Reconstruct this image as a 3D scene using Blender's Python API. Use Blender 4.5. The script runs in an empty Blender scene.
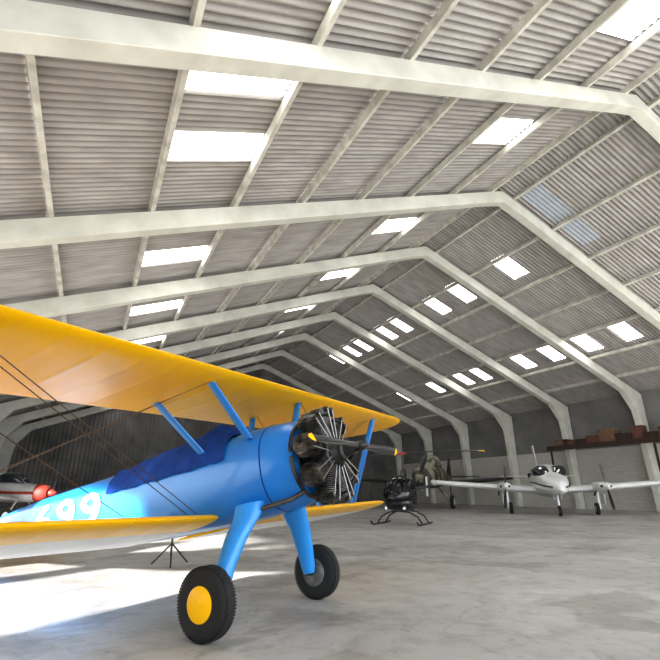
import bpy, math, random, bmesh
from mathutils import Vector, Matrix
random.seed(4)
scene=bpy.context.scene
D2R=math.pi/180
# ---------------------------------------------------------------- materials
def mat(name,col,rough=0.5,metal=0.0,noise=None,nscale=3.0,bump=0.0,bscale=20,coat=0.0,p0=.35,p1=.65,spec=.5,ribs=0):
    m=bpy.data.materials.new(name); m.use_nodes=True
    nt=m.node_tree; b=nt.nodes['Principled BSDF']
    b.inputs['Base Color'].default_value=(*col,1)
    b.inputs['Roughness'].default_value=rough
    b.inputs['Metallic'].default_value=metal
    b.inputs['Coat Weight'].default_value=coat
    b.inputs['Specular IOR Level'].default_value=spec
    tc=nt.nodes.new('ShaderNodeTexCoord')
    if noise:
        n=nt.nodes.new('ShaderNodeTexNoise'); n.inputs['Scale'].default_value=nscale; n.inputs['Detail'].default_value=6
        r=nt.nodes.new('ShaderNodeValToRGB'); r.color_ramp.elements[0].position=p0; r.color_ramp.elements[1].position=p1
        r.color_ramp.elements[0].color=(*noise,1); r.color_ramp.elements[1].color=(*col,1)
        nt.links.new(tc.outputs['Object'],n.inputs['Vector']); nt.links.new(n.outputs['Fac'],r.inputs['Fac'])
        nt.links.new(r.outputs['Color'],b.inputs['Base Color'])
    if bump:
        n2=nt.nodes.new('ShaderNodeTexNoise'); n2.inputs['Scale'].default_value=bscale; n2.inputs['Detail'].default_value=4
        bp=nt.nodes.new('ShaderNodeBump'); bp.inputs['Strength'].default_value=bump; bp.inputs['Distance'].default_value=.02
        nt.links.new(tc.outputs['Object'],n2.inputs['Vector']); nt.links.new(n2.outputs['Fac'],bp.inputs['Height'])
        nt.links.new(bp.outputs['Normal'],b.inputs['Normal'])
    if ribs:   # fabric stretched over wing ribs: narrow ridges every 0.38 m along the span
        sp=nt.nodes.new('ShaderNodeSeparateXYZ'); mu=nt.nodes.new('ShaderNodeMath'); mu.operation='MULTIPLY'; mu.inputs[1].default_value=math.pi/.38
        si=nt.nodes.new('ShaderNodeMath'); si.operation='COSINE'; ab=nt.nodes.new('ShaderNodeMath'); ab.operation='ABSOLUTE'; pw=nt.nodes.new('ShaderNodeMath'); pw.operation='POWER'; pw.inputs[1].default_value=14
        bp=nt.nodes.new('ShaderNodeBump'); bp.inputs['Strength'].default_value=ribs; bp.inputs['Distance'].default_value=.012
        nt.links.new(tc.outputs['Object'],sp.inputs[0]); nt.links.new(sp.outputs['Y'],mu.inputs[0]); nt.links.new(mu.outputs[0],si.inputs[0]); nt.links.new(si.outputs[0],ab.inputs[0]); nt.links.new(ab.outputs[0],pw.inputs[0]); nt.links.new(pw.outputs[0],bp.inputs['Height'])
        nt.links.new(bp.outputs['Normal'],b.inputs['Normal'])
    return m
M_YEL=mat('yellow_dope',(.88,.49,.002),.30,noise=(.84,.46,.0015),nscale=1.5,spec=.2,ribs=.25)
M_BLUE=mat('blue_paint',(.014,.19,.54),.3,noise=(.011,.165,.48),nscale=2,coat=.3)
M_LBLUE=mat('light_blue_paint',(.025,.26,.64),.3,coat=.3)
M_TARP=mat('blue_canvas',(.008,.05,.25),.75,noise=(.006,.036,.18),nscale=5,bump=.7,bscale=5,spec=.2)
M_BLK=mat('black_metal',(.012,.012,.013),.4,noise=(.02,.018,.016),nscale=12)
M_CYL=mat('engine_metal',(.15,.14,.13),.34,.7,noise=(.02,.018,.017),nscale=11)
M_EXH=mat('exhaust_steel',(.14,.12,.105),.45,.7,noise=(.05,.04,.035),nscale=6)
M_BLKG=mat('black_gloss',(.008,.008,.010),.3,coat=.2)
M_RUB=mat('rubber',(.013,.013,.013),.8,bump=.3,bscale=60)
M_STEEL=mat('steel',(.42,.42,.42),.35,1.0)
M_PUSH=mat('pushrod_steel',(.35,.35,.35),.4,1.0)
M_HUB=mat('hub_metal',(.22,.22,.21),.45,.6,noise=(.12,.12,.11),nscale=14)
M_DSTEEL=mat('dark_steel',(.06,.06,.06),.4,.8)
M_WIRE=mat('wire_steel',(.10,.065,.04),.5,.5)
M_WHITE=mat('white_paint',(.8,.8,.78),.3,noise=(.74,.74,.73),nscale=2,coat=.3)
M_GWHITE=mat('dull_white_paint',(.42,.41,.40),.5,noise=(.34,.33,.32),nscale=2)  # duller, greyer white for the light airplane
M_WUNDER=mat('white_fabric',(.87,.87,.85),.45,noise=(.8,.8,.79),nscale=3,ribs=.8)
M_RED=mat('red_paint',(.28,.03,.02),.5)
M_GLASS=mat('dark_glass',(.02,.025,.03),.08,coat=.5)
M_CREAM=mat('cream_concrete',(.74,.73,.66),.7,noise=(.62,.61,.54),nscale=1.2,bump=.25,bscale=9)
M_PURL=mat('purlin_paint',(.70,.68,.61),.75,noise=(.50,.48,.42),nscale=2.5)
M_OLIVE=mat('olive_cover',(.30,.285,.21),.8,noise=(.075,.075,.055),nscale=1.6,bump=.4,bscale=5,p0=.47,p1=.53)
M_WOOD=mat('brown_timber',(.17,.07,.045),.7,noise=(.10,.04,.03),nscale=6)
M_DWOOD=mat('dark_timber',(.06,.035,.022),.8,noise=(.035,.02,.015),nscale=6)
M_TAN=mat('tan_board',(.22,.13,.08),.8,noise=(.14,.08,.05),nscale=5)
M_CLAD=mat('cladding_dark',(.24,.23,.22),.8,noise=(.16,.155,.15),nscale=.6)
M_CLAD2=mat('cladding_corrugated',(.22,.21,.20),.8,noise=(.11,.105,.10),nscale=.5)  # darker cladding tone for the back and left walls

def roof_material():
    m=bpy.data.materials.new('asbestos_sheet'); m.use_nodes=True; nt=m.node_tree; b=nt.nodes['Principled BSDF']
    b.inputs['Roughness'].default_value=.85
    tc=nt.nodes.new('ShaderNodeTexCoord'); mp=nt.nodes.new('ShaderNodeMapping'); mp.inputs['Scale'].default_value=(.5,2.2,1)
    n=nt.nodes.new('ShaderNodeTexNoise'); n.inputs['Scale'].default_value=1.5; n.inputs['Detail'].default_value=8
    r=nt.nodes.new('ShaderNodeValToRGB'); r.color_ramp.elements[0].position=.3; r.color_ramp.elements[1].position=.7
    r.color_ramp.elements[0].color=(.37,.345,.325,1); r.color_ramp.elements[1].color=(.52,.495,.475,1)
    nt.links.new(tc.outputs['Object'],mp.inputs['Vector']); nt.links.new(mp.outputs[0],n.inputs['Vector'])
    nt.links.new(n.outputs['Fac'],r.inputs['Fac'])
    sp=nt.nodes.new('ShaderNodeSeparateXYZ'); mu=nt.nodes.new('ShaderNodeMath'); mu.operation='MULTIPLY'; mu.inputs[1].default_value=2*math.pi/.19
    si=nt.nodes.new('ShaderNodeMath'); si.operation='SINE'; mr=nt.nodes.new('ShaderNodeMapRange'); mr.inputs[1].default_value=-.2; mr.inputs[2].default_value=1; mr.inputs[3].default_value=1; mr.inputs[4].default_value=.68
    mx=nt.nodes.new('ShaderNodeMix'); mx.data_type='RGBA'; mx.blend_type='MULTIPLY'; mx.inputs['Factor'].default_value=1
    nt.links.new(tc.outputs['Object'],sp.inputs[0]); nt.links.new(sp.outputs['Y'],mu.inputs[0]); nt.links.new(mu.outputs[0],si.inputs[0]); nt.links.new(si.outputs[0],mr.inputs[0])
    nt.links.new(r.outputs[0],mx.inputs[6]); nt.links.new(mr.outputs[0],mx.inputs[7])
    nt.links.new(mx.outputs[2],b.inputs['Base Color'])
    return m
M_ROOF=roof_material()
def sky_material(name,strength,col):
    m=bpy.data.materials.new(name); m.use_nodes=True; nt=m.node_tree; b=nt.nodes['Principled BSDF']
    b.inputs['Base Color'].default_value=(*col,1); b.inputs['Roughness'].default_value=.6
    b.inputs['Emission Color'].default_value=(*col,1); b.inputs['Emission Strength'].default_value=strength  # daylight through the opaque sheet is put in as emission
    return m
M_SKY=sky_material('translucent_sheet',5.0,(1,1,1))
M_SKY2=sky_material('weathered_translucent_sheet',.12,(.38,.41,.45))

def floor_material():
    m=bpy.data.materials.new('concrete_floor'); m.use_nodes=True; nt=m.node_tree; b=nt.nodes['Principled BSDF']
    tc=nt.nodes.new('ShaderNodeTexCoord')
    def noise(s,d,off=0,dist=0):
        mp=nt.nodes.new('ShaderNodeMapping'); mp.inputs['Location'].default_value=(off,off,0)
        n=nt.nodes.new('ShaderNodeTexNoise'); n.inputs['Scale'].default_value=s; n.inputs['Detail'].default_value=d; n.inputs['Roughness'].default_value=.62; n.inputs['Distortion'].default_value=dist
        nt.links.new(tc.outputs['Object'],mp.inputs['Vector']); nt.links.new(mp.outputs[0],n.inputs['Vector']); return n
    def ramp(n,p0,p1,c0,c1):
        r=nt.nodes.new('ShaderNodeValToRGB'); r.color_ramp.elements[0].position=p0; r.color_ramp.elements[1].position=p1
        r.color_ramp.elements[0].color=(*c0,1); r.color_ramp.elements[1].color=(*c1,1); nt.links.new(n.outputs['Fac'],r.inputs['Fac']); return r
    a=ramp(noise(.35,6),.35,.65,(.37,.36,.345),(.47,.46,.44))
    c=ramp(noise(3.2,12,7,.3),.34,.52,(.60,.59,.57),(1,1,1))
    d=ramp(noise(.55,14,21,.6),.53,.58,(1,1,1),(.70,.68,.65))
    e=ramp(noise(1.1,14,40,.3),.36,.42,(1.25,1.24,1.22),(1,1,1))
    f=ramp(noise(7,10,63,.3),.58,.66,(1,1,1),(.68,.67,.65))
    cur=a.outputs[0]
    for nd,fac in((c,.5),(d,.75),(e,.6),(f,.6)):
        mx=nt.nodes.new('ShaderNodeMix'); mx.data_type='RGBA'; mx.blend_type='MULTIPLY'; mx.inputs['Factor'].default_value=fac
        nt.links.new(cur,mx.inputs[6]); nt.links.new(nd.outputs[0],mx.inputs[7]); cur=mx.outputs[2]
    vo=nt.nodes.new('ShaderNodeTexVoronoi'); vo.feature='DISTANCE_TO_EDGE'; vo.inputs['Scale'].default_value=.30
    dn=nt.nodes.new('ShaderNodeTexNoise'); dn.inputs['Scale'].default_value=1.4; dn.inputs['Detail'].default_value=6
    vm=nt.nodes.new('ShaderNodeVectorMath'); vm.operation='ADD'
    nt.links.new(tc.outputs['Object'],dn.inputs['Vector']); nt.links.new(tc.outputs['Object'],vm.inputs[0]); nt.links.new(dn.outputs['Color'],vm.inputs[1]); nt.links.new(vm.outputs[0],vo.inputs['Vector'])
    cr=nt.nodes.new('ShaderNodeMapRange'); cr.inputs[1].default_value=.001; cr.inputs[2].default_value=.005; cr.inputs[3].default_value=.65; cr.inputs[4].default_value=1
    nt.links.new(vo.outputs['Distance'],cr.inputs[0])
    mx=nt.nodes.new('ShaderNodeMix'); mx.data_type='RGBA'; mx.blend_type='MULTIPLY'; mx.inputs['Factor'].default_value=.45
    nt.links.new(cur,mx.inputs[6]); nt.links.new(cr.outputs[0],mx.inputs[7]); cur=mx.outputs[2]
    nt.links.new(cur,b.inputs['Base Color'])
    rr=nt.nodes.new('ShaderNodeMapRange'); rr.inputs[1].default_value=.3; rr.inputs[2].default_value=.7; rr.inputs[3].default_value=.35; rr.inputs[4].default_value=.65
    nn=noise(1.3,5,3); nt.links.new(nn.outputs['Fac'],rr.inputs[0]); nt.links.new(rr.outputs[0],b.inputs['Roughness'])
    return m
M_FLOOR=floor_material()
def block_material():
    m=bpy.data.materials.new('block_wall'); m.use_nodes=True; nt=m.node_tree; b=nt.nodes['Principled BSDF']
    b.inputs['Roughness'].default_value=.9
    tc=nt.nodes.new('ShaderNodeTexCoord'); sp=nt.nodes.new('ShaderNodeSeparateXYZ'); cb=nt.nodes.new('ShaderNodeCombineXYZ')
    nt.links.new(tc.outputs['Object'],sp.inputs[0]); nt.links.new(sp.outputs['Y'],cb.inputs['X']); nt.links.new(sp.outputs['Z'],cb.inputs['Y'])
    br=nt.nodes.new('ShaderNodeTexBrick'); br.inputs['Scale'].default_value=1; br.inputs['Brick Width'].default_value=.45; br.inputs['Row Height'].default_value=.225
    br.inputs['Mortar Size'].default_value=.012; br.inputs['Mortar Smooth'].default_value=.5; br.inputs['Color1'].default_value=(.58,.555,.51,1); br.inputs['Color2'].default_value=(.53,.505,.46,1); br.inputs['Mortar'].default_value=(.44,.42,.38,1)
    nt.links.new(cb.outputs[0],br.inputs['Vector']); nt.links.new(br.outputs['Color'],b.inputs['Base Color'])
    return m
M_BLOCK=block_material()

# ---------------------------------------------------------------- mesh builder
class B:
    def __init__(s): s.v=[]; s.f=[]; s.mi=[]
    def add(s,v,f,mi=0):
        o=len(s.v); s.v+= [Vector(p) for p in v]; s.f+=[[o+i for i in q] for q in f]; s.mi+=[mi]*len(f); return s
    def rings(s,rings,mi=0,cap=True,closed=True,mij=None):
        n=len(rings[0]); v=[p for r in rings for p in r]; f=[]; o=len(s.mi)
        for i in range(len(rings)-1):
            for j in range(n if closed else n-1):
                k=(j+1)%n; f.append([i*n+j,i*n+k,(i+1)*n+k,(i+1)*n+j])
        if cap: f.append(list(range(n))[::-1]); f.append([(len(rings)-1)*n+j for j in range(n)])
        s.add(v,f,mi)
        if mij:
            for i in range(len(rings)-1):
                for j in range(n): s.mi[o+i*n+j]=mij(j)
        return s
    def lathe(s,o,ax,prof,seg=20,mi=0,cap=True):
        o=Vector(o); ax=Vector(ax).normalized(); q=ax.to_track_quat('Z','Y'); R=[]
        for t,r in prof:
            R.append([o+ax*t+q@Vector((r*math.cos(2*math.pi*j/seg),r*math.sin(2*math.pi*j/seg),0)) for j in range(seg)])
        return s.rings(R,mi,cap)
    def tube(s,a,b,r,r2=None,seg=10,mi=0):
        a=Vector(a); b=Vector(b); return s.lathe(a,b-a,[(0,r),((b-a).length,r if r2 is None else r2)],seg,mi)
    def path(s,pts,r,seg=8,mi=0):
        pts=[Vector(p) for p in pts]; R=[]
        for i,p in enumerate(pts):
            d=(pts[min(i+1,len(pts)-1)]-pts[max(i-1,0)]).normalized(); q=d.to_track_quat('Z','Y')
            rr=r[i] if isinstance(r,(list,tuple)) else r
            R.append([p+q@Vector((rr*math.cos(2*math.pi*j/seg),rr*math.sin(2*math.pi*j/seg),0)) for j in range(seg)])
        return s.rings(R,mi)
    def box(s,c,d,mi=0,R=None):
        c=Vector(c); v=[]
        for x in(-1,1):
            for y in(-1,1):
                for z in(-1,1):
                    p=Vector((x*d[0]/2,y*d[1]/2,z*d[2]/2)); v.append(c+(R@p if R else p))
        return s.add(v,[[0,1,3,2],[4,6,7,5],[0,4,5,1],[2,3,7,6],[0,2,6,4],[1,5,7,3]],mi)
    def fus(s,secs,seg=28,mi=0):   # (x,y,zc,hw,hh,power)
        R=[]
        for x,y,zc,hw,hh,n in secs:
            ring=[]
            for j in range(seg):
                a=2*math.pi*j/seg; c=math.cos(a); q=math.sin(a)
                ring.append(Vector((x,y+hw*math.copysign(abs(c)**(2/n),c),zc+hh*math.copysign(abs(q)**(2/n),q))))
            R.append(ring)
        return s.rings(R,mi)
    def foil(s,secs,mi=0,td=(0,0,1),drop=0,under=False):  # (LE point, chord, thick)
        td=Vector(td); prof=[(0,0),(.015,.3),(.06,.62),(.15,.9),(.3,1),(.5,.88),(.75,.5),(1,.04)]
        R=[]
        for le,c,t in secs:
            le=Vector(le); ring=[le+Vector((-u*c,0,-drop*u*c))+td*(t*.62*w) for u,w in prof]
            ring+=[le+Vector((-u*c,0,-drop*u*c))-td*(t*.38*w) for u,w in prof[:0:-1]]
            R.append(ring)
        return s.rings(R,mi,mij=(lambda j:1 if 7<=j<=10 else 0) if under else None)
    def obj(s,name,mats,parent=None,M=None,smooth=40,label=None,bevel=0):
        me=bpy.data.meshes.new(name); vs=[tuple(M@p) if M else tuple(p) for p in s.v]
        me.from_pydata(vs,[],s.f); me.update()
        if not isinstance(mats,(list,tuple)): mats=[mats]
        for m in mats: me.materials.append(m)
        for p,i in zip(me.polygons,s.mi): p.material_index=i
        bm=bmesh.new(); bm.from_mesh(me); bmesh.ops.recalc_face_normals(bm,faces=bm.faces); bm.to_mesh(me); bm.free()
        if smooth:
            me.polygons.foreach_set('use_smooth',[True]*len(me.polygons)); me.set_sharp_from_angle(angle=smooth*D2R)
        o=bpy.data.objects.new(name,me); scene.collection.objects.link(o)
        if parent: o.parent=parent
        if label: o['label']=label
        if bevel:
            md=o.modifiers.new('bevel','BEVEL'); md.width=bevel; md.segments=2; md.limit_method='ANGLE'
        return o
def thing(name,loc,rz,label,cat,group=None):
    e=bpy.data.objects.new(name,None); scene.collection.objects.link(e); e.location=loc; e.rotation_euler=(0,0,rz)
    e['label']=label; e['category']=cat
    if group: e['group']=group
    return e
def struct(o,label):
    o['kind']='structure'; o['label']=label; return o

# ---------------------------------------------------------------- hangar shell
XR=14.8; SL=.385; ZA=13.81; XL=-6.6; XE=32.3; Y0=-6.0; Y1=45.2
def zc(x): return ZA-SL*abs(x-XR)
fl=B(); fl.add([(-30,-30,0),(45,-30,0),(45,60,0),(-30,60,0)],[[0,1,2,3]])
struct(fl.obj('floor',M_FLOOR,smooth=0),'worn stained grey concrete hangar floor')
tr=0
FY=[.94+5.5*n for n in range(-1,9)]; FY[2]=6.0
def frame(y):
    global tr
    tr+=1; w=.19; b=B(); kl=1.6; T=.30; Bt=.25
    outer=[(XL,0),(XL,zc(XL)-1.4),(XL,zc(XL)+T),(XL+kl,zc(XL+kl)+T),(XR-.9,zc(XR-.9)+T),(XR,ZA+T),(XR+.9,zc(XR+.9)+T),(XE-kl,zc(XE-kl)+T),(XE,zc(XE)+T),(XE,zc(XE)-1.4),(XE,0)]
    inner=[(XL+.5,0),(XL+.8,zc(XL)-1.5),(XL+.9,zc(XL)-.8),(XL+kl+.2,zc(XL+kl)-Bt),(XR-.9,zc(XR-.9)-Bt),(XR,ZA-.29),(XR+.9,zc(XR+.9)-Bt),(XE-kl-.2,zc(XE-kl)-Bt),(XE-.9,zc(XE)-.8),(XE-.8,zc(XE)-1.5),(XE-.5,0)]
    v=[];n=len(outer)
    for yy in(y-w,y+w):
        v+=[(x,yy,z) for x,z in outer]+[(x,yy,z) for x,z in inner]
    f=[]
    for i in range(n-1):
        f.append([i,i+1,n+i+1,n+i]); f.append([2*n+i,2*n+n+i,2*n+n+i+1,2*n+i+1])
        f.append([i,2*n+i,2*n+i+1,i+1]); f.append([n+i,n+i+1,3*n+i+1,3*n+i])
    f.append([0,n,3*n,2*n]); f.append([n-1,3*n-1,4*n-1,2*n-1])
    b.add(v,f)
    o=b.obj('trim_%d'%tr,M_CREAM,smooth=0,bevel=.015)
    struct(o,'cream painted concrete portal frame with haunched knees')
for y in FY: frame(y)
leftP=[14.1-2.28*n for n in range(10)]; rightP=[15.5+2.42*n for n in range(7)]
for x in leftP+rightP:
    tr+=1; b=B(); s=SL if x<XR else -SL
    R=Matrix.Rotation(-math.atan(s),3,'Y')
    b.box((x,(Y0+Y1)/2,zc(x)+.39),(.12,Y1-Y0,.20),0,R)
    struct(b.obj('trim_%d'%tr,M_PURL,smooth=0),'cream painted roof purlin')
P=.19; AMP=.034
def sheet(b,x0,x1,y0,y1,dz=0):
    n=max(2,int(round((y1-y0)/(P/6)))); A=[];C=[]
    for j in range(n+1):
        y=y0+(y1-y0)*j/n; w=AMP*math.sin(2*math.pi*y/P)
        A.append((x0,y,zc(x0)+.56+w+dz)); C.append((x1,y,zc(x1)+.56+w+dz))
    v=A+C; f=[[j,j+1,n+1+j+1,n+1+j] for j in range(n)]
    b.add(v,f)
bands=[]
L=[XR]+leftP+[XL-.6]
for i in range(len(L)-1): bands.append((L[i+1],L[i],'L',i-1))
Rr=[XR]+rightP+[XE+.7]
for i in range(len(Rr)-1): bands.append((Rr[i],Rr[i+1],'R',i-1))
cb=B(); win=0
bays=[(.94+5.5*n) for n in range(-2,8)]
for x0,x1,side,n in bands:
    holes=[]; xa,xb=x0+.10,x1-.10
    for k,yb in enumerate(bays):
        if side=='L' and n==5:
            if k==3: holes.append((yb-.05,yb+1.05,0)); holes.append((yb+2.25,yb+3.35,0))
            else: holes.append((yb+2.9,yb+4.1,0))
        if side=='L' and n==1: holes.append((yb+(1.2 if k==3 else 2.2),yb+(2.4 if k==3 else 3.4),0))
        if side=='R' and n in(1,4):
            if k==4:
                if n==1: holes.append((yb+2.8,yb+3.8,0))
                else: holes.append((yb+1.7,yb+2.7,0)); holes.append((yb+4.1,yb+5.1,0))
            elif k==5: holes.append((yb+1.2,yb+2.1,0)); holes.append((yb+3.5,yb+4.4,0))
            elif k==6: holes.append((yb+2.2,yb+3.0,0)); holes.append((yb+4.1,yb+4.9,0))
            elif k==7: holes.append((yb+2.2,yb+3.0,0)); 
            elif k==8: holes.append((yb+1.2,yb+2.0,0)); 
            elif k==3 and n==1: holes.append((yb+4.2,yb+5.1,1))
            if k==7 and n==1: holes.append((yb+4.0,yb+4.8,0))
        if side=='R' and n==0:
            if k==3: holes.append((yb+4.1,yb+5.1,1))
            if k==2: holes.append((yb+3.9,yb+4.8,1))
    if side=='R' and n==1: xa,xb=17.95,19.7
    if side=='R' and n==4: xa,xb=25.4,27.2
    holes=[h for h in holes if h[0]>Y0 and h[1]<Y1]; holes.sort()
    ov=.14; a,bq=(x0-ov,x1) if side=='L' else (x0,x1+ov)
    y=Y0
    for h0,h1,t in holes:
        sheet(cb,a,bq,y,h0,0); win+=1
        sheet(cb,a,xa,h0,h1); sheet(cb,xb,bq,h0,h1)
        wb=B(); sheet(wb,xa,xb,h0,h1,0)
        struct(wb.obj('window_%d'%win,M_SKY2 if t else M_SKY),'corrugated translucent rooflight sheet' if not t else 'weathered blue-grey translucent rooflight sheet')
        y=h1
    sheet(cb,a,bq,y,Y1+.4,0)
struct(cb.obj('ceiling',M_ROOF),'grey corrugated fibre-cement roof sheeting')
b=B(); xw=XE+.05; BH=4.1
b.box((xw+.15,(Y0+Y1)/2,BH/2),(.3,Y1-Y0,BH),0)
b.box((xw+.15,(Y0+Y1)/2,BH+(zc(xw)+.6-BH)/2),(.12,Y1-Y0,zc(xw)+.6-BH),1)
struct(b.obj('wall_right',[M_BLOCK,M_CLAD],smooth=0),'pale blockwork wall with dark cladding above')
def corr_wall(b,p0,p1,z0,ztop,mi=0):
    p0=Vector(p0);p1=Vector(p1);d=p1-p0;n=int(d.length/.08);nn=Vector((-d.y,d.x,0)).normalized();v=[]
    for j in range(n+1):
        p=p0+d*j/n+nn*(.03*math.sin(j*math.pi/2+.3)); v.append((p.x,p.y,z0)); v.append((p.x,p.y,ztop(p.x)))
    b.add(v,[[2*j,2*j+2,2*j+3,2*j+1] for j in range(n)],mi)
b=B(); corr_wall(b,(XL-.3,Y1,0),(XE+.2,Y1,0),0,lambda x:zc(x)+.68)
struct(b.obj('wall_back',M_CLAD2,smooth=0),'dark corrugated gable end wall')
b=B(); tl=lambda x:zc(XL)+.5
corr_wall(b,(XL-.25,-6.0,0),(XL-.25,2.2,0),0,tl)
corr_wall(b,(XL-.25,2.2,0),(XL-.25,22.6,0),3.4,tl)  # unseen lintel and jamb, added and sized to bound the sun pool
corr_wall(b,(XL-.25,22.6,0),(XL-.25,Y1,0),0,tl)
struct(b.obj('wall_left',M_CLAD2,smooth=0),'dark corrugated side wall with wide open doorways')

# ---------------------------------------------------------------- biplane
al=11*D2R
MP=Matrix.Translation((0,0,.31))@Matrix.Rotation(-al,4,'Y')
HEAD=math.atan2(-.8325,.5537)
bp=thing('biplane',(1.94,5.24,0),HEAD,'blue and yellow vintage training biplane with exposed radial engine','airplane')
SEC=[(.76,0,1.18,.42,.42,2),(.68,0,1.18,.455,.455,2.1),(.40,0,1.175,.49,.49,2.3),(0,0,1.165,.49,.50,2.6),(-.6,0,1.155,.48,.49,2.7),(-1.4,0,1.165,.46,.49,2.7),(-2.2,0,1.185,.42,.48,2.7),(-3.2,0,1.22,.36,.45,2.7),(-4.2,0,1.27,.28,.40,2.6),(-5.3,0,1.32,.18,.31,2.3),(-6.2,0,1.35,.09,.2,2.2),(-6.6,0,1.37,.03,.14,2)]
b=B(); b.fus(SEC,36)
b.obj('fuselage',M_BLUE,bp,MP,label='bright blue fabric and metal fuselage')
def sec_at(x):
    for i in range(len(SEC)-1):
        a,c=SEC[i],SEC[i+1]
        if a[0]>=x>=c[0]:
            t=(a[0]-x)/(a[0]-c[0]); return [a[k]*(1-t)+c[k]*t for k in range(6)]
    return SEC[-1]
b=B(); R=[]
for dx in(-.008,.008):
    s=sec_at(.38+dx); ring=[]
    for j in range(36):
        a=2*math.pi*j/36;c=math.cos(a);q=math.sin(a);n=s[5]
        ring.append(Vector((.38+dx,(s[3]+.003)*math.copysign(abs(c)**(2/n),c),s[2]+(s[4]+.003)*math.copysign(abs(q)**(2/n),q))))
    R.append(ring)
b.rings(R,0,False)
b.obj('cowling_seam',M_TARP,bp,MP,label='thin dark cowling seam')
# number
for i,ch in enumerate('699'):
    cu=bpy.data.curves.new('txt','FONT'); cu.body=ch; cu.size=.60; cu.align_x='CENTER'; cu.offset=.012
    to=bpy.data.objects.new('txt',cu); scene.collection.objects.link(to)
    bpy.context.view_layer.update()
    dg=bpy.context.evaluated_depsgraph_get(); tm=bpy.data.meshes.new_from_object(to.evaluated_get(dg))
    bpy.data.objects.remove(to)
    bm=bmesh.new(); bm.from_mesh(tm)
    ymx=max(v.co.y for v in bm.verts); ymn=min(v.co.y for v in bm.verts)
    for v in bm.verts: v.co.x=v.co.x*1.6+(i-1)*.60; v.co.y-=(ymx+ymn)/2
    bmesh.ops.triangulate(bm,faces=bm.faces)
    for it in range(3):
        ed=[e for e in bm.edges if e.calc_length()>.06]
        if ed: bmesh.ops.subdivide_edges(bm,edges=ed,cuts=1); bmesh.ops.triangulate(bm,faces=bm.faces)
    for v in bm.verts:
        x=-3.15+v.co.x-.15*v.co.y; z=1.255+v.co.y-.045*v.co.x; s=sec_at(x)
        q=min(.97,abs((z-s[2])/(s[4]+.012))); y=-(s[3]*(1-q**s[5])**(1/s[5])+.012)
        v.co=MP@Vector((x,y,z))
    bm.to_mesh(tm); bm.free(); tm.materials.append(M_WHITE); tm.name='fuselage_digit'
    to=bpy.data.objects.new('fuselage_digit',tm); scene.collection.objects.link(to); to.parent=bp; to['label']='white painted number %s'%ch
# cockpit cover
R=[]; N=44
for i in range(N+1):
    t=i/N; x=-.12-2.1*t
    s=sec_at(x); h=.02+.18*math.exp(-((t-.17)/.12)**2)+.11*math.exp(-((t-.42)/.19)**2)+.05*math.exp(-((t-.68)/.14)**2)
    if i in(0,N): h=.0
    ring=[]
    for j in range(37):
        a=math.pi*(j/36)*.84+math.pi*.08
        c=math.cos(a);q=math.sin(a);n=s[5]
        y=(s[3]+.018)*math.copysign(abs(c)**(2/n),c); z=s[2]+(s[4]+.018)*q**(2/n)+h*max(0,(q-.5)/.5)**.9
        fold=.007*math.sin(j*.8+i*.6)+.006*math.sin(i*1.5-j*.5)
        z+=fold*(1 if 0<i<N else 0); y+=math.copysign(abs(fold)*.9,c); y*=1-.25*max(0,(q-.55)/.45)*min(1,h/.12)
        ring.append(Vector((x,y,z)))
    R.append(ring)
b=B(); b.rings(R,0,False,False); b.obj('cockpit_cover',M_TARP,bp,MP,smooth=60,label='dark blue canvas cover draped over both cockpits')
def biwing(b,lex,z0,ys,chord,th,dih=0,tipr=.75,tilt=0,drop=0,under=False):
    secs=[]
    for y in ys:
        half=4.85; d=half-abs(y); c=chord; le=lex
        if d<tipr:
            k=math.sqrt(max(0,1-((tipr-d)/tipr)**2)); c=chord*(.28+.72*k) if k>.05 else chord*.2; le=lex-(chord-c)*.42
        secs.append(((le,y,z0+abs(y)*dih+y*tilt),c,th*min(1,c/chord)))
    return b.foil(secs,drop=drop,under=under)
ysu=[-4.85,-4.8,-4.7,-4.55,-4.35,-4.1]+[-4.1+8.2*i/20 for i in range(1,20)]+[4.1,4.35,4.55,4.7,4.8,4.85]
b=B(); biwing(b,.42,2.18,ysu,1.56,.13,tilt=.030,drop=.01); b.obj('upper_wing',M_YEL,bp,MP,smooth=50,label='glossy yellow fabric upper wing')
for sgn in(-1,1):
    ys=[sgn*y for y in(.40,1.0,1.6,2.2,2.8,3.4,4.1,4.35,4.55,4.7,4.8,4.85)]
    b=B(); biwing(b,-.32,.75,ys,1.5,.13,.018,drop=.06,under=True); b.obj('lower_wing',[M_YEL,M_WUNDER],bp,MP,smooth=50,label='yellow fabric lower wing with pale underside')
def strut(b,a,c,w=.085,t=.035):
    a=Vector(a);c=Vector(c);R=[]
    for p in(a,c):
        R.append([p+Vector((w*math.cos(k*math.pi/6),t*math.sin(k*math.pi/6),0)) for k in range(12)])
    b.rings(R)
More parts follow.
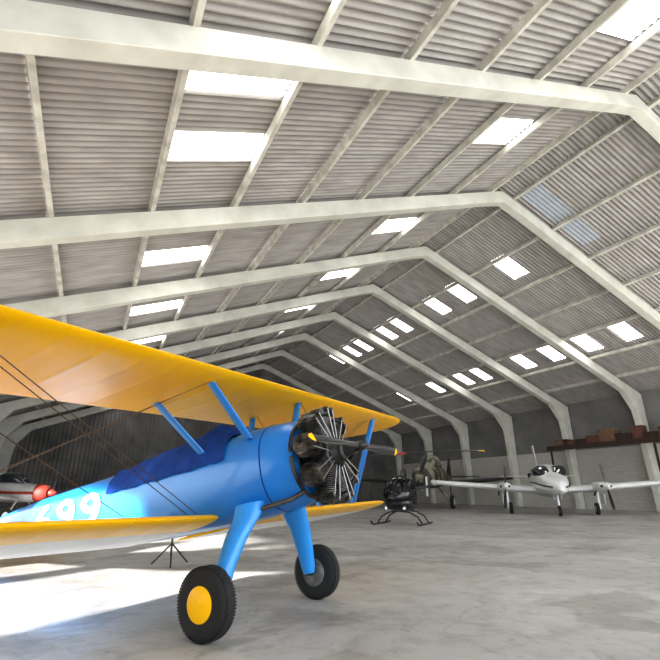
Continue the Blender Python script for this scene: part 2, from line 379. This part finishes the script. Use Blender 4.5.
for sgn in(-1,1):
    for a,c in [((.12,.92,2.18),(.22,.42,1.50)),((-.72,.92,2.16),(-.50,.42,1.50))]:
        b=B(); strut(b,(a[0],a[1]*sgn,a[2]+sgn*.025),(c[0],c[1]*sgn,c[2]),.055,.025); b.obj('cabane_strut',M_BLUE,bp,MP)
    b=B(); dz=.10*sgn
    strut(b,(.20,3.4*sgn,2.17+dz),(-.55,3.4*sgn,.84),.06,.025); strut(b,(-.65,3.4*sgn,2.16+dz),(-1.35,3.4*sgn,.79),.06,.025); strut(b,(-.60,3.4*sgn,2.15+dz),(-.6,3.4*sgn,.84),.04,.02)
    b.obj('interplane_strut',M_BLUE,bp,MP)
    for a,c in [((-.5,.5,.8),(.15,3.35,2.17)),((-.62,.5,.8),(.05,3.35,2.17)),((-1.3,.5,.73),(-.68,3.35,2.15)),((.18,.85,2.17),(-.55,3.35,.84)),((-.6,.85,2.15),(-1.3,3.35,.8))]:
        a2=a[2]+(.03*a[1]*sgn if a[2]>2 else 0); c2=c[2]+(.03*c[1]*sgn if c[2]>2 else 0)
        b=B(); b.tube((a[0],a[1]*sgn,a2),(c[0],c[1]*sgn,c2),.0045,seg=6); b.obj('bracing_wire',M_WIRE,bp,MP)
for sgn in(-1,1):
    b=B(); R=[]
    for t,x,y,z,w,th in [(0,.13,.38,.82,.21,.14),(.2,.12,.46,.68,.19,.12),(.45,.08,.60,.50,.155,.105),(.75,.03,.73,.25,.125,.09),(.95,.0,.79,.06,.105,.075),(1,.0,.80,.0,.08,.06)]:
        R.append([Vector((x+w*math.cos(k*math.pi/9)*.85,sgn*(y+th*math.sin(k*math.pi/9)),z)) for k in range(18)])
    b.rings(R); b.obj('landing_gear_leg',M_LBLUE,bp,MP,smooth=50)
    y0=.98*sgn
    w=B(); prof=[]
    for k in range(13):
        a=math.pi*(k/12); prof.append((-.09*math.cos(a),.20+.107*math.sin(a)**.6))
    w.lathe((0,y0,0),(0,1,0),prof,40)
    wo=w.obj('wheel',M_RUB,bp,MP,smooth=50,label='black rubber tyre')
    b=B(); b.lathe((0,y0,0),(0,sgn,0),[(-.108,.0),(-.105,.09),(-.095,.15),(-.085,.165),(.078,.17),(.090,.15),(.100,.09),(.103,.0)],32); b.obj('hub_cap',M_YEL if sgn<0 else M_HUB,wo,MP,label='yellow wheel cover' if sgn<0 else 'bare metal wheel hub')
    b=B(); b.tube((0,.75*sgn,0),(0,y0+.113*sgn,0),.028); b.obj('axle',M_DSTEEL if sgn>0 else M_YEL,bp,MP)
    b=B()
    for k in range(72):
        a=2*math.pi*k/72
        for s2 in(-1,1):
            b.box(Vector((.302*math.cos(a),y0+.034*s2,.302*math.sin(a))),(.010,.048,.016),0,Matrix.Rotation(-a,3,'Y'))
    b.obj('tyre_tread',M_RUB,wo,MP,smooth=0)
X=-1.1
b=B(); b.foil([((-4.75+X,0,1.45),.95,.07),((-4.95+X,0,1.8),.85,.06),((-5.15+X,0,2.15),.62,.05),((-5.3+X,0,2.28),.3,.03)],td=(0,1,0)); b.obj('tail_fin',M_BLUE,bp,MP)
rb=B(); zz=[1.15,1.25,1.35,1.5,1.65,1.8,1.95,2.1,2.23,2.28]
def cc(z): return .62*math.sqrt(max(.05,1-((z-1.5)/.85)**2))
for i in range(len(zz)-1):
    rb.foil([((-5.5+X,0,zz[i]),cc(zz[i])+.08,.05),((-5.5+X,0,zz[i+1]),cc(zz[i+1])+.08,.05)],td=(0,1,0))
rb.obj('rudder',M_BLUE,bp,MP,label='blue rudder')
b=B(); b.foil([((-5.2+X,-1.85,1.44),.5,.03),((-5.0+X,-1.7,1.44),.9,.05),((-4.75+X,-.6,1.44),1.2,.06),((-4.7+X,0,1.44),1.25,.06),((-4.75+X,.6,1.44),1.2,.06),((-5.0+X,1.7,1.44),.9,.05),((-5.2+X,1.85,1.44),.5,.03)]); b.obj('tailplane',M_YEL,bp,MP)
b=B(); b.tube((-6.0,0,1.25),(-6.1,0,1.05),.04); b.lathe((-6.1,-.05,.985),(0,1,0),[(0,.05),(.02,.10),(.08,.10),(.10,.05)],20); b.obj('tail_wheel',M_RUB,bp,MP)
# engine
HZ=1.18; EX=.95
ME=MP@Matrix.Translation((0,0,HZ))@Matrix.Diagonal((1,.93,.93,1))@Matrix.Translation((0,0,-HZ))
eng=B()
eng.lathe((EX-.20,0,HZ),(1,0,0),[(0,.34),(.03,.34),(.04,.28),(.07,.22),(.10,.185),(.28,.185),(.30,.15),(.34,.14),(.37,.115),(.42,.11),(.44,.08),(.52,.07),(.57,.05)],32)
eo=eng.obj('engine',M_DSTEEL,bp,ME,label='exposed nine-cylinder radial engine crankcase')
for k in range(9):
    a=2*math.pi*k/9+math.pi/2; d=Vector((0,math.cos(a),math.sin(a))); c=Vector((EX,0,HZ))
    b=B(); prof=[(.17,.06)]
    for i in range(10):
        t=.20+.025*i; prof+=[(t,.080),(t,.110),(t+.012,.110),(t+.012,.080)]
    for i in range(4):
        t=.465+.022*i; prof+=[(t,.11),(t,.142-.008*i),(t+.011,.142-.008*i),(t+.011,.11)]
    prof+=[(.555,.06),(.56,0.001)]
    b.lathe(c,d,prof,20)
    tn=Vector((0,-math.sin(a),math.cos(a)))
    for s2 in(-1,1):
        p=c+d*.53+tn*.06*s2; b.tube(p+Vector((-.08,0,0)),p+Vector((.13,0,0)),.036,.030)
    b.obj('engine_cylinder',M_CYL,eo,ME,smooth=30,label='dark metal finned cylinder')
    b=B()
    for s2 in(-1,1):
        b.tube(c+Vector((.14,0,0))+d*.17+tn*.03*s2,c+Vector((.13,0,0))+d*.53+tn*.06*s2,.008,seg=8)
    b.obj('pushrod_tube',M_PUSH,eo,ME,label='polished pushrod tubes')
    b=B(); b.path([c+Vector((-.10,0,0))+d*.20+tn*.1,c+Vector((-.09,0,0))+d*.35+tn*.12,c+Vector((-.04,0,0))+d*.50+tn*.09],.018); b.obj('intake_pipe',M_BLK,eo,ME)
b=B(); pts=[Vector((EX-.21,.45*math.cos(t),HZ+.45*math.sin(t))) for t in [2*math.pi*k/40 for k in range(41)]]
b.path(pts,.024,10); b.path([(EX-.20,-.28,HZ-.38),(.62,-.36,HZ-.44),(.45,-.42,HZ-.46),(.3,-.44,HZ-.47)],.026,12)
b.obj('exhaust_collector',M_EXH,eo,ME,label='burnt steel exhaust ring with tailpipe')
b=B(); b.lathe((1.35,0,HZ),(1,0,0),[(-.05,.045),(0,.055),(.05,.055),(.08,.035),(.11,.02),(.12,0.001)],20)
pr=b.obj('propeller',M_DSTEEL,bp,MP,label='dark steel propeller hub')
for s2 in(-1,1):
    for part,(t0,t1),m,lb in [('propeller_blade',(.05,.98),M_BLKG,'black blade'),('blade_tip',(.98,1.06),M_YEL,'yellow painted blade tip')]:
        R=[]
        for i in range(11):
            t=t0+(t1-t0)*i/10; u=t/1.06
            w=.022+.028*math.sin(min(1,u*1.15)*math.pi*.62); w*= 1 if u<.9 else max(.3,math.sqrt(max(0,1-((u-.9)/.1)**2)))
            th=.026*(1-u)+.006; tw=(60-36*u)*D2R
            R.append([Vector((1.375+w*math.cos(q)*math.sin(tw)+th*math.sin(q)*math.cos(tw),s2*t,HZ+s2*(w*math.cos(q)*math.cos(tw)-th*math.sin(q)*math.sin(tw)))) for q in [2*math.pi*j/14 for j in range(14)]])
        b=B(); b.rings(R); b.obj(part,m,pr,MP,smooth=50,label=lb)

# ---------------------------------------------------------------- helicopter
def helicopter():
    gm=bpy.data.materials.new('clear_bubble'); gm.use_nodes=True; nt=gm.node_tree
    out=nt.nodes['Material Output']; tr_=nt.nodes.new('ShaderNodeBsdfTransparent'); tr_.inputs[0].default_value=(.48,.52,.56,1)
    gl=nt.nodes.new('ShaderNodeBsdfGlossy'); gl.inputs['Roughness'].default_value=.05; fr=nt.nodes.new('ShaderNodeFresnel'); fr.inputs[0].default_value=1.6
    mx=nt.nodes.new('ShaderNodeMixShader'); nt.links.new(fr.outputs[0],mx.inputs[0]); nt.links.new(tr_.outputs[0],mx.inputs[1]); nt.links.new(gl.outputs[0],mx.inputs[2]); nt.links.new(mx.outputs[0],out.inputs[0])
    M_SEAT=mat('seat_fabric',(.16,.13,.12),.8)
    e=thing('helicopter',(11.5,16.1,0),math.atan2(-.62,-.78),'small black two-seat helicopter with clear bubble on skids','helicopter')
    b=B(); b.fus([(1.22,0,.82,.06,.06,2),(1.12,0,.82,.28,.19,2.2),(.9,0,.81,.46,.27,2.4),(.5,0,.80,.56,.32,2.5),(-.1,0,.80,.58,.33,2.6)]); b.obj('cabin_floor_pan',M_BLKG,e,label='black lower cabin shell')
    b=B(); b.fus([(-.1,0,1.14,.58,.66,2.6),(-.4,0,1.14,.52,.60,2.6),(-.8,0,1.12,.38,.45,2.5),(-1.2,0,1.15,.2,.28,2.3),(-1.5,0,1.2,.1,.12,2)]); b.obj('engine_bay',M_BLKG,e,label='black rear cabin fairing')
    b=B(); b.fus([(1.26,0,.97,.10,.10,2),(1.16,0,1.04,.34,.29,2.1),(.9,0,1.12,.50,.47,2.2),(.5,0,1.20,.585,.59,2.4),(-.08,0,1.2,.585,.62,2.5)],32); b.obj('bubble_canopy',gm,e,label='clear bubble windscreen')
    b=B(); b.path([(1.28,0,.97),(1.19,0,1.29),(.93,0,1.58),(.5,0,1.80),(-.1,0,1.83)],.03,8); b.obj('canopy_frame',M_BLK,e)
    for s in(-1,1):
        b=B(); b.path([(.35,.57*s,.75),(.38,.595*s,1.15),(.3,.45*s,1.66),(.2,.1*s,1.82)],.03,8); b.obj('door_frame',M_BLK,e)
        b=B(); b.box((.15,.26*s,1.0),(.45,.42,.12)); b.box((-.02,.26*s,1.28),(.12,.42,.55)); b.obj('seat',M_SEAT,e,bevel=.03)
        b=B(); b.tube((.95,.36*s,.62),(1.1,.36*s,.62),.07,.06); b.obj('landing_light',M_STEEL,e)
    b=B(); b.box((.85,0,1.05),(.18,.35,.42)); b.obj('instrument_panel',M_BLK,e,bevel=.02)
    b=B(); b.fus([(-.1,0,1.85,.10,.2,2.2),(-.35,0,1.85,.13,.32,2.2),(-.6,0,1.8,.08,.3,2)]); b.tube((-.3,0,2.0),(-.3,0,2.72),.045); b.obj('mast',M_BLK,e)
    b=B(); b.box((-.65,0,.72),(.7,.6,.35)); b.tube((-.5,-.33,.85),(-.5,.33,.85),.12,seg=14); b.obj('engine',M_DSTEEL,e)
    ro=B(); ro.box((-.3,0,2.74),(.16,.34,.1)); ro.lathe((-.3,0,2.7),(0,0,1),[(0,.07),(.1,.07),(.14,.02)],14); r=ro.obj('main_rotor',M_RED,e,label='rotor hub with red fittings')
    ang=70*D2R
    for s in(-1,1):
        d=Vector((math.cos(ang),math.sin(ang),0))*s; n=Vector((-d.y,d.x,0))
        for nm,ts,m in(('rotor_blade',(.15,.6,1.5,2.6,3.5),M_BLK),('blade_tip',(3.5,3.6,3.7),M_YEL)):
            b=B(); R=[]
            for t in ts:
                p=Vector((-.3,0,2.76-.008*t*t))+d*t; w=.06 if t<.5 else .10
                R.append([p+n*w,p+Vector((0,0,.025)),p-n*w,p-Vector((0,0,.025))])
            b.rings(R); b.obj(nm,m,r)
    b=B(); b.tube((-1.1,0,1.25),(-5.0,0,1.45),.11,.055,seg=14); b.obj('tail_boom',M_BLKG,e)
    b=B(); b.foil([((-4.7,.0,.95),.3,.03),((-4.7,0,1.45),.45,.04),((-4.9,0,2.05),.25,.03)],td=(0,1,0)); b.foil([((-4.6,.0,1.5),.3,.03),((-4.6,.7,1.5),.28,.02)]); b.obj('tail_fin',M_BLKG,e)
    b=B(); b.box((-5.0,-.12,1.45),(.05,.1,.95),0); b.tube((-5,0,1.45),(-5,-.16,1.45),.03); b.obj('tail_rotor',M_WHITE,e)
    for s in(-1,1):
        b=B(); b.path([(1.35,.90*s,.16),(1.2,.90*s,.06),(1.0,.90*s,.03),(-1.0,.90*s,.03),(-1.1,.90*s,.04)],.03,10); b.obj('skid',M_BLK,e)
    b=B()
    for x in(.55,-.5):
        b.path([(x,.90,.05),(x,.72,.30),(x,.4,.46),(x,0,.50),(x,-.4,.46),(x,-.72,.30),(x,-.90,.05)],.028,10)
    b.obj('cross_tube',M_BLK,e)
helicopter()

# ---------------------------------------------------------------- twin aircraft
def prop(e,c,n,R0,ang0,m=M_BLK,hub=M_WHITE,wd=1.0):
    b=B(); b.lathe(c,(1,0,0),[(-.1,.17),(.0,.17),(.12,.14),(.25,.07),(.30,.005)],20); h=b.obj('propeller',hub,e,label='spinner')
    for k in range(n):
        a=ang0+2*math.pi*k/n; d=Vector((0,math.cos(a),math.sin(a))); tn=Vector((0,-math.sin(a),math.cos(a)))
        R=[]
        for i in range(9):
            t=.1+(R0-.1)*i/8;u=i/8; w=(.05+.05*math.sin(u*2.4))*wd; w*=1 if u<.95 else .6
            tw=(50-35*u)*D2R; ax=tn*math.cos(tw)+Vector((1,0,0))*math.sin(tw); ay=ax.cross(d)
            R.append([Vector(c)+d*t+ax*w*math.cos(q)+ay*.015*math.sin(q) for q in [2*math.pi*j/10 for j in range(10)]])
        b=B(); b.rings(R); b.obj('propeller_blade',m,h)
def wheel(e,c,r,w):
    b=B(); prof=[(-w/2,r*.6),(-w/2,r*.85),(-w/3,r),(w/3,r),(w/2,r*.85),(w/2,r*.6)]
    b.lathe(c,(0,1,0),prof,24); o=b.obj('wheel',M_RUB,e)
    b=B(); b.lathe(c,(0,1,0),[(-w/2-.005,.0),(-w/2-.005,r*.6),(w/2+.005,r*.6),(w/2+.005,.0)],20); b.obj('wheel_hub',M_WHITE,o)
def twin():
    e=thing('twin_engine_airplane',(23.15,18.15,0),-134*D2R,'white twin-engine propeller airplane with framed cockpit windscreen','airplane')
    b=B(); b.fus([(2.9,0,1.34,.05,.05,2),(2.75,0,1.35,.22,.19,2),(2.4,0,1.39,.42,.33,2.1),(1.9,0,1.45,.57,.43,2.2),(1.2,0,1.53,.72,.52,2.3),(.6,0,1.62,.82,.62,2.4),(.0,0,1.74,.88,.78,2.5),(-.8,0,1.80,.90,.90,2.5),(-2.2,0,1.82,.86,.90,2.5),(-3.4,0,1.86,.66,.72,2.3),(-4.6,0,1.96,.40,.47,2.2),(-5.6,0,2.05,.17,.26,2),(-6.3,0,2.12,.06,.15,2)],28)
    b.obj('fuselage',M_WHITE,e,label='white fuselage')
    for s in(-1,1):
        b=B(); b.fus([(.92,.27*s,1.99,.23,.08,2.4),(.60,.38*s,2.10,.345,.20,2.6),(.25,.44*s,2.20,.405,.31,2.8),(.05,.45*s,2.26,.41,.33,2.8)]); b.obj('windscreen',M_GLASS,e,label='dark framed windscreen pane')
        b=B(); b.fus([(-.03,.56*s,2.20,.33,.24,3),(-.65,.58*s,2.24,.335,.24,3)],16); b.obj('cockpit_side_window',M_GLASS,e)
    for s in(-1,1):
        for k in range(3):
            b=B(); b.fus([(-1.25-.75*k,s*.69,2.12,.20,.16,3),(-1.75-.75*k,s*.67,2.12,.19,.16,3)],16); b.obj('cabin_window',M_GLASS,e)
        b=B(); b.path([(2.6,s*.33,1.42),(1.9,s*.565,1.47),(1.2,s*.715,1.55),(.6,s*.815,1.62),(0,s*.88,1.66),(-2.2,s*.86,1.74),(-4.6,s*.40,1.92)],.04,6); b.obj('side_stripe',M_BLK,e,label='dark painted side stripe')
        b=B(); b.foil([((-.25,.5*s,1.22),2.4,.42),((-.45,2.5*s,1.36),2.1,.38),((-.75,6.5*s,1.70),1.4,.28)]); b.obj('wing',M_WHITE,e)
        b=B(); b.fus([(.5,6.5*s,1.70,.03,.03,2),(.2,6.5*s,1.70,.13,.13,2),(-.6,6.5*s,1.70,.20,.20,2),(-1.8,6.5*s,1.70,.17,.17,2),(-2.6,6.5*s,1.75,.04,.06,2)],18); b.obj('tip_tank',M_WHITE,e)
        b=B(); b.fus([(.98,2.5*s,1.46,.15,.13,2),(.88,2.5*s,1.46,.30,.19,2.6),(.3,2.5*s,1.46,.36,.25,2.8),(-.7,2.5*s,1.44,.36,.27,2.6),(-2,2.5*s,1.42,.25,.18,2.2),(-2.7,2.5*s,1.42,.05,.05,2)],22); na=b.obj('engine_nacelle',M_WHITE,e)
        for q in(-1,1):
            b=B(); b.fus([(.965,2.5*s+.19*q,1.47,.09,.07,2.2),(.80,2.5*s+.19*q,1.47,.10,.08,2.2)],14); b.obj('air_intake',M_BLK,na)
        b=B(); b.tube((-.1,2.5*s-.3,1.2),(-.5,2.5*s-.32,1.02),.05); b.obj('exhaust_pipe',M_EXH,na)
        prop(e,(1.08,2.5*s,1.47),2,1.15,(97 if s>0 else 84)*D2R,m=M_BLK,wd=.75)
        b=B(); b.tube((-.6,2.35*s,1.3),(-.6,2.35*s,.3),.075); b.box((-.6,2.62*s,.80),(.6,.03,.5)); b.obj('landing_gear_leg',M_WHITE,e); wheel(e,(-.6,2.22*s,.31),.31,.18)
        b=B(); b.foil([((-5.2,.1*s,2.1),1.1,.12),((-5.5,2.4*s,2.15),.75,.07)]); b.obj('tailplane',M_WHITE,e)
    b=B(); b.foil([((-4.3,0,2.1),2.0,.14),((-5.1,0,2.6),1.4,.12),((-5.7,0,4.2),.9,.09)],td=(0,1,0)); b.obj('tail_fin',M_WHITE,e,label='tall white tail fin')
    b=B(); b.tube((1.5,0,1.35),(1.6,0,.3),.06); b.box((1.35,.16,.95),(.6,.02,.3)); b.box((1.35,-.16,.95),(.6,.02,.3)); b.obj('nose_gear_leg',M_WHITE,e); wheel(e,(1.62,0,.26),.26,.15)
twin()
def single(name,loc,rz,label,body,wingm,cover=None,span=4.8,taildrag=True,trim=None,nose=None,sc=1.0,ang=70):
    e=thing(name,loc,rz,label,'airplane'); e.scale=(sc,sc,sc)
    z=1.25
    b=B(); b.fus([(1.75,0,z,.25,.25,2),(1.6,0,z,.38,.36,2.2),(.9,0,z,.45,.42,2.4),(0,0,z+.05,.5,.5,2.5),(-1,0,z+.08,.45,.5,2.4),(-2.5,0,z+.05,.28,.34,2.2),(-4.2,0,z,.12,.18,2),(-4.8,0,z,.04,.1,2)]); b.obj('fuselage',body,e)
    if nose:
        b=B(); b.fus([(1.76,0,z,.26,.26,2),(1.6,0,z,.39,.37,2.2),(1.2,0,z,.43,.41,2.3)]); b.obj('engine_cowling',nose,e)
        for s in(-1,1):
            b=B(); b.path([(1.2,s*.44,z),(.2,s*.50,z+.02),(-1,s*.46,z+.05),(-2.5,s*.29,z+.05),(-4.2,s*.125,z)],.07,6); b.obj('side_stripe',nose,e)
    b=B(); b.fus([(.55,0,z+.42,.25,.05,2),(.2,0,z+.62,.36,.28,2.2),(-.5,0,z+.66,.38,.32,2.2),(-1.3,0,z+.55,.28,.2,2),(-1.7,0,z+.45,.1,.06,2)]); b.obj('canopy',cover or M_GLASS,e)
    zw=z-.3
    for s in(-1,1):
        b=B(); b.foil([((.6,.35*s,zw),1.5,.2),((.45,span*.8*s,zw+.18),1.2,.15),((.3,span*s,zw+.22),.8,.08)]); b.obj('wing',wingm,e)
        b=B(); b.foil([((-3.9,.05*s,z+.12),.9,.07),((-4.15,1.5*s,z+.12),.55,.04)]); b.obj('tailplane',wingm,e)
        b=B(); b.tube((.45,.4*s,z-.35),(.55,.95*s,.28),.05); b.obj('landing_gear_leg',body,e); wheel(e,(.55,1.0*s,.27),.27,.14)
    b=B(); b.foil([((-3.7,0,z+.1),1.2,.08),((-4.1,0,z+.7),.85,.06),((-4.4,0,z+1.05),.45,.04)],td=(0,1,0)); b.obj('tail_fin',trim or wingm,e)
    prop(e,(1.85,0,z),2,.95,ang*D2R,hub=nose or body)
    if taildrag:
        b=B(); b.tube((-4.4,0,z-.1),(-4.5,0,.12),.03); b.obj('tail_strut',M_BLK,e); wheel(e,(-4.5,0,.1),.10,.06)
    else:
        b=B(); b.tube((1.5,0,z-.3),(1.55,0,.25),.04); b.obj('nose_gear_leg',body,e); wheel(e,(1.55,0,.22),.22,.12)
single('covered_airplane',(23.4,29.0,0),-142*D2R,'mottled olive single-engine airplane with a canvas-covered canopy',M_OLIVE,M_BLK,cover=M_OLIVE,sc=1.75,span=3.4)
single('light_airplane',(-2.9,25.9,0),math.atan2(-.50,.86),'dull white light airplane with red nose and side stripe',M_GWHITE,M_GWHITE,span=2.5,taildrag=False,trim=M_RED,nose=M_RED,sc=.92)

e=thing('tripod_stand',(1.54,9.42,0),0,'small black three-legged stand on the floor','stand')
b=B(); b.tube((0,0,.15),(0,0,.5),.018); b.box((0,0,.5),(.12,.12,.03)); b.obj('column',M_BLK,e)
for k in range(3):
    a=k*2*math.pi/3+.4; b=B(); b.tube((0,0,.36),(.36*math.cos(a),.36*math.sin(a),.012),.014); b.obj('leg',M_BLK,e)
# storage loft
e=thing('storage_platform',(30.75,16.0,0),0,'dark timber storage platform against the blockwork wall','platform')
b=B(); b.box((0,0,4.25),(1.3,15,.14)); b.obj('deck',M_DWOOD,e)
b=B(); b.box((-.6,0,4.12),(.12,15,.24)); b.obj('beam',M_DWOOD,e)
for y in(-7.2,0,7.2):
    b=B(); b.box((-.6,y,1.97),(.10,.10,3.94)); b.obj('post',M_DWOOD,e)
yy=8.9
for i in range(24):
    Lg=random.uniform(.3,1.1); o=B(); wd=random.uniform(.5,1.0); hz=random.uniform(.25,.85)
    if yy+Lg>23.4: break
    o.box((0,0,hz/2),(wd,Lg,hz))
    for q in(-.35,.35): o.box((0,q*Lg,hz/2),(wd+.04,.06,hz+.0))
    ob=o.obj('wooden_crate',[M_WOOD,M_DWOOD,M_TAN,M_WOOD,M_DWOOD][i%5],smooth=0)
    ob.location=(30.7,yy+Lg/2,4.321); yy+=Lg+.03
    ob['label']='reddish-brown battened wooden crate stored on the timber platform'; ob['category']='crate'; ob['group']='crates on the storage platform'

# ---------------------------------------------------------------- light
w=bpy.data.worlds.new('World'); scene.world=w; w.use_nodes=True
bg=w.node_tree.nodes['Background']; bg.inputs[0].default_value=(.88,.94,1,1); bg.inputs[1].default_value=4.6
sd=bpy.data.lights.new('sun','SUN'); sd.energy=34; sd.angle=.04; sd.color=(1,.98,.95)
so=bpy.data.objects.new('sun',sd); scene.collection.objects.link(so)
el=math.atan(.27); dv=Vector((.871*math.cos(el),.491*math.cos(el),-math.sin(el))); so.rotation_euler=dv.to_track_quat('-Z','Y').to_euler()
scene.view_settings.view_transform='Standard'
scene.view_settings.gamma=.85
# ---------------------------------------------------------------- camera
cd=bpy.data.cameras.new('camera'); cd.lens=450/660*36; cd.sensor_width=36; cd.clip_end=300; cd.clip_start=.05
co=bpy.data.objects.new('camera',cd); scene.collection.objects.link(co); co.location=(0,0,1.28)
phi=math.atan(160/450); th=math.atan(243*math.cos(phi)/450)
co.rotation_euler=(math.pi/2+phi,0,-th); scene.camera=co
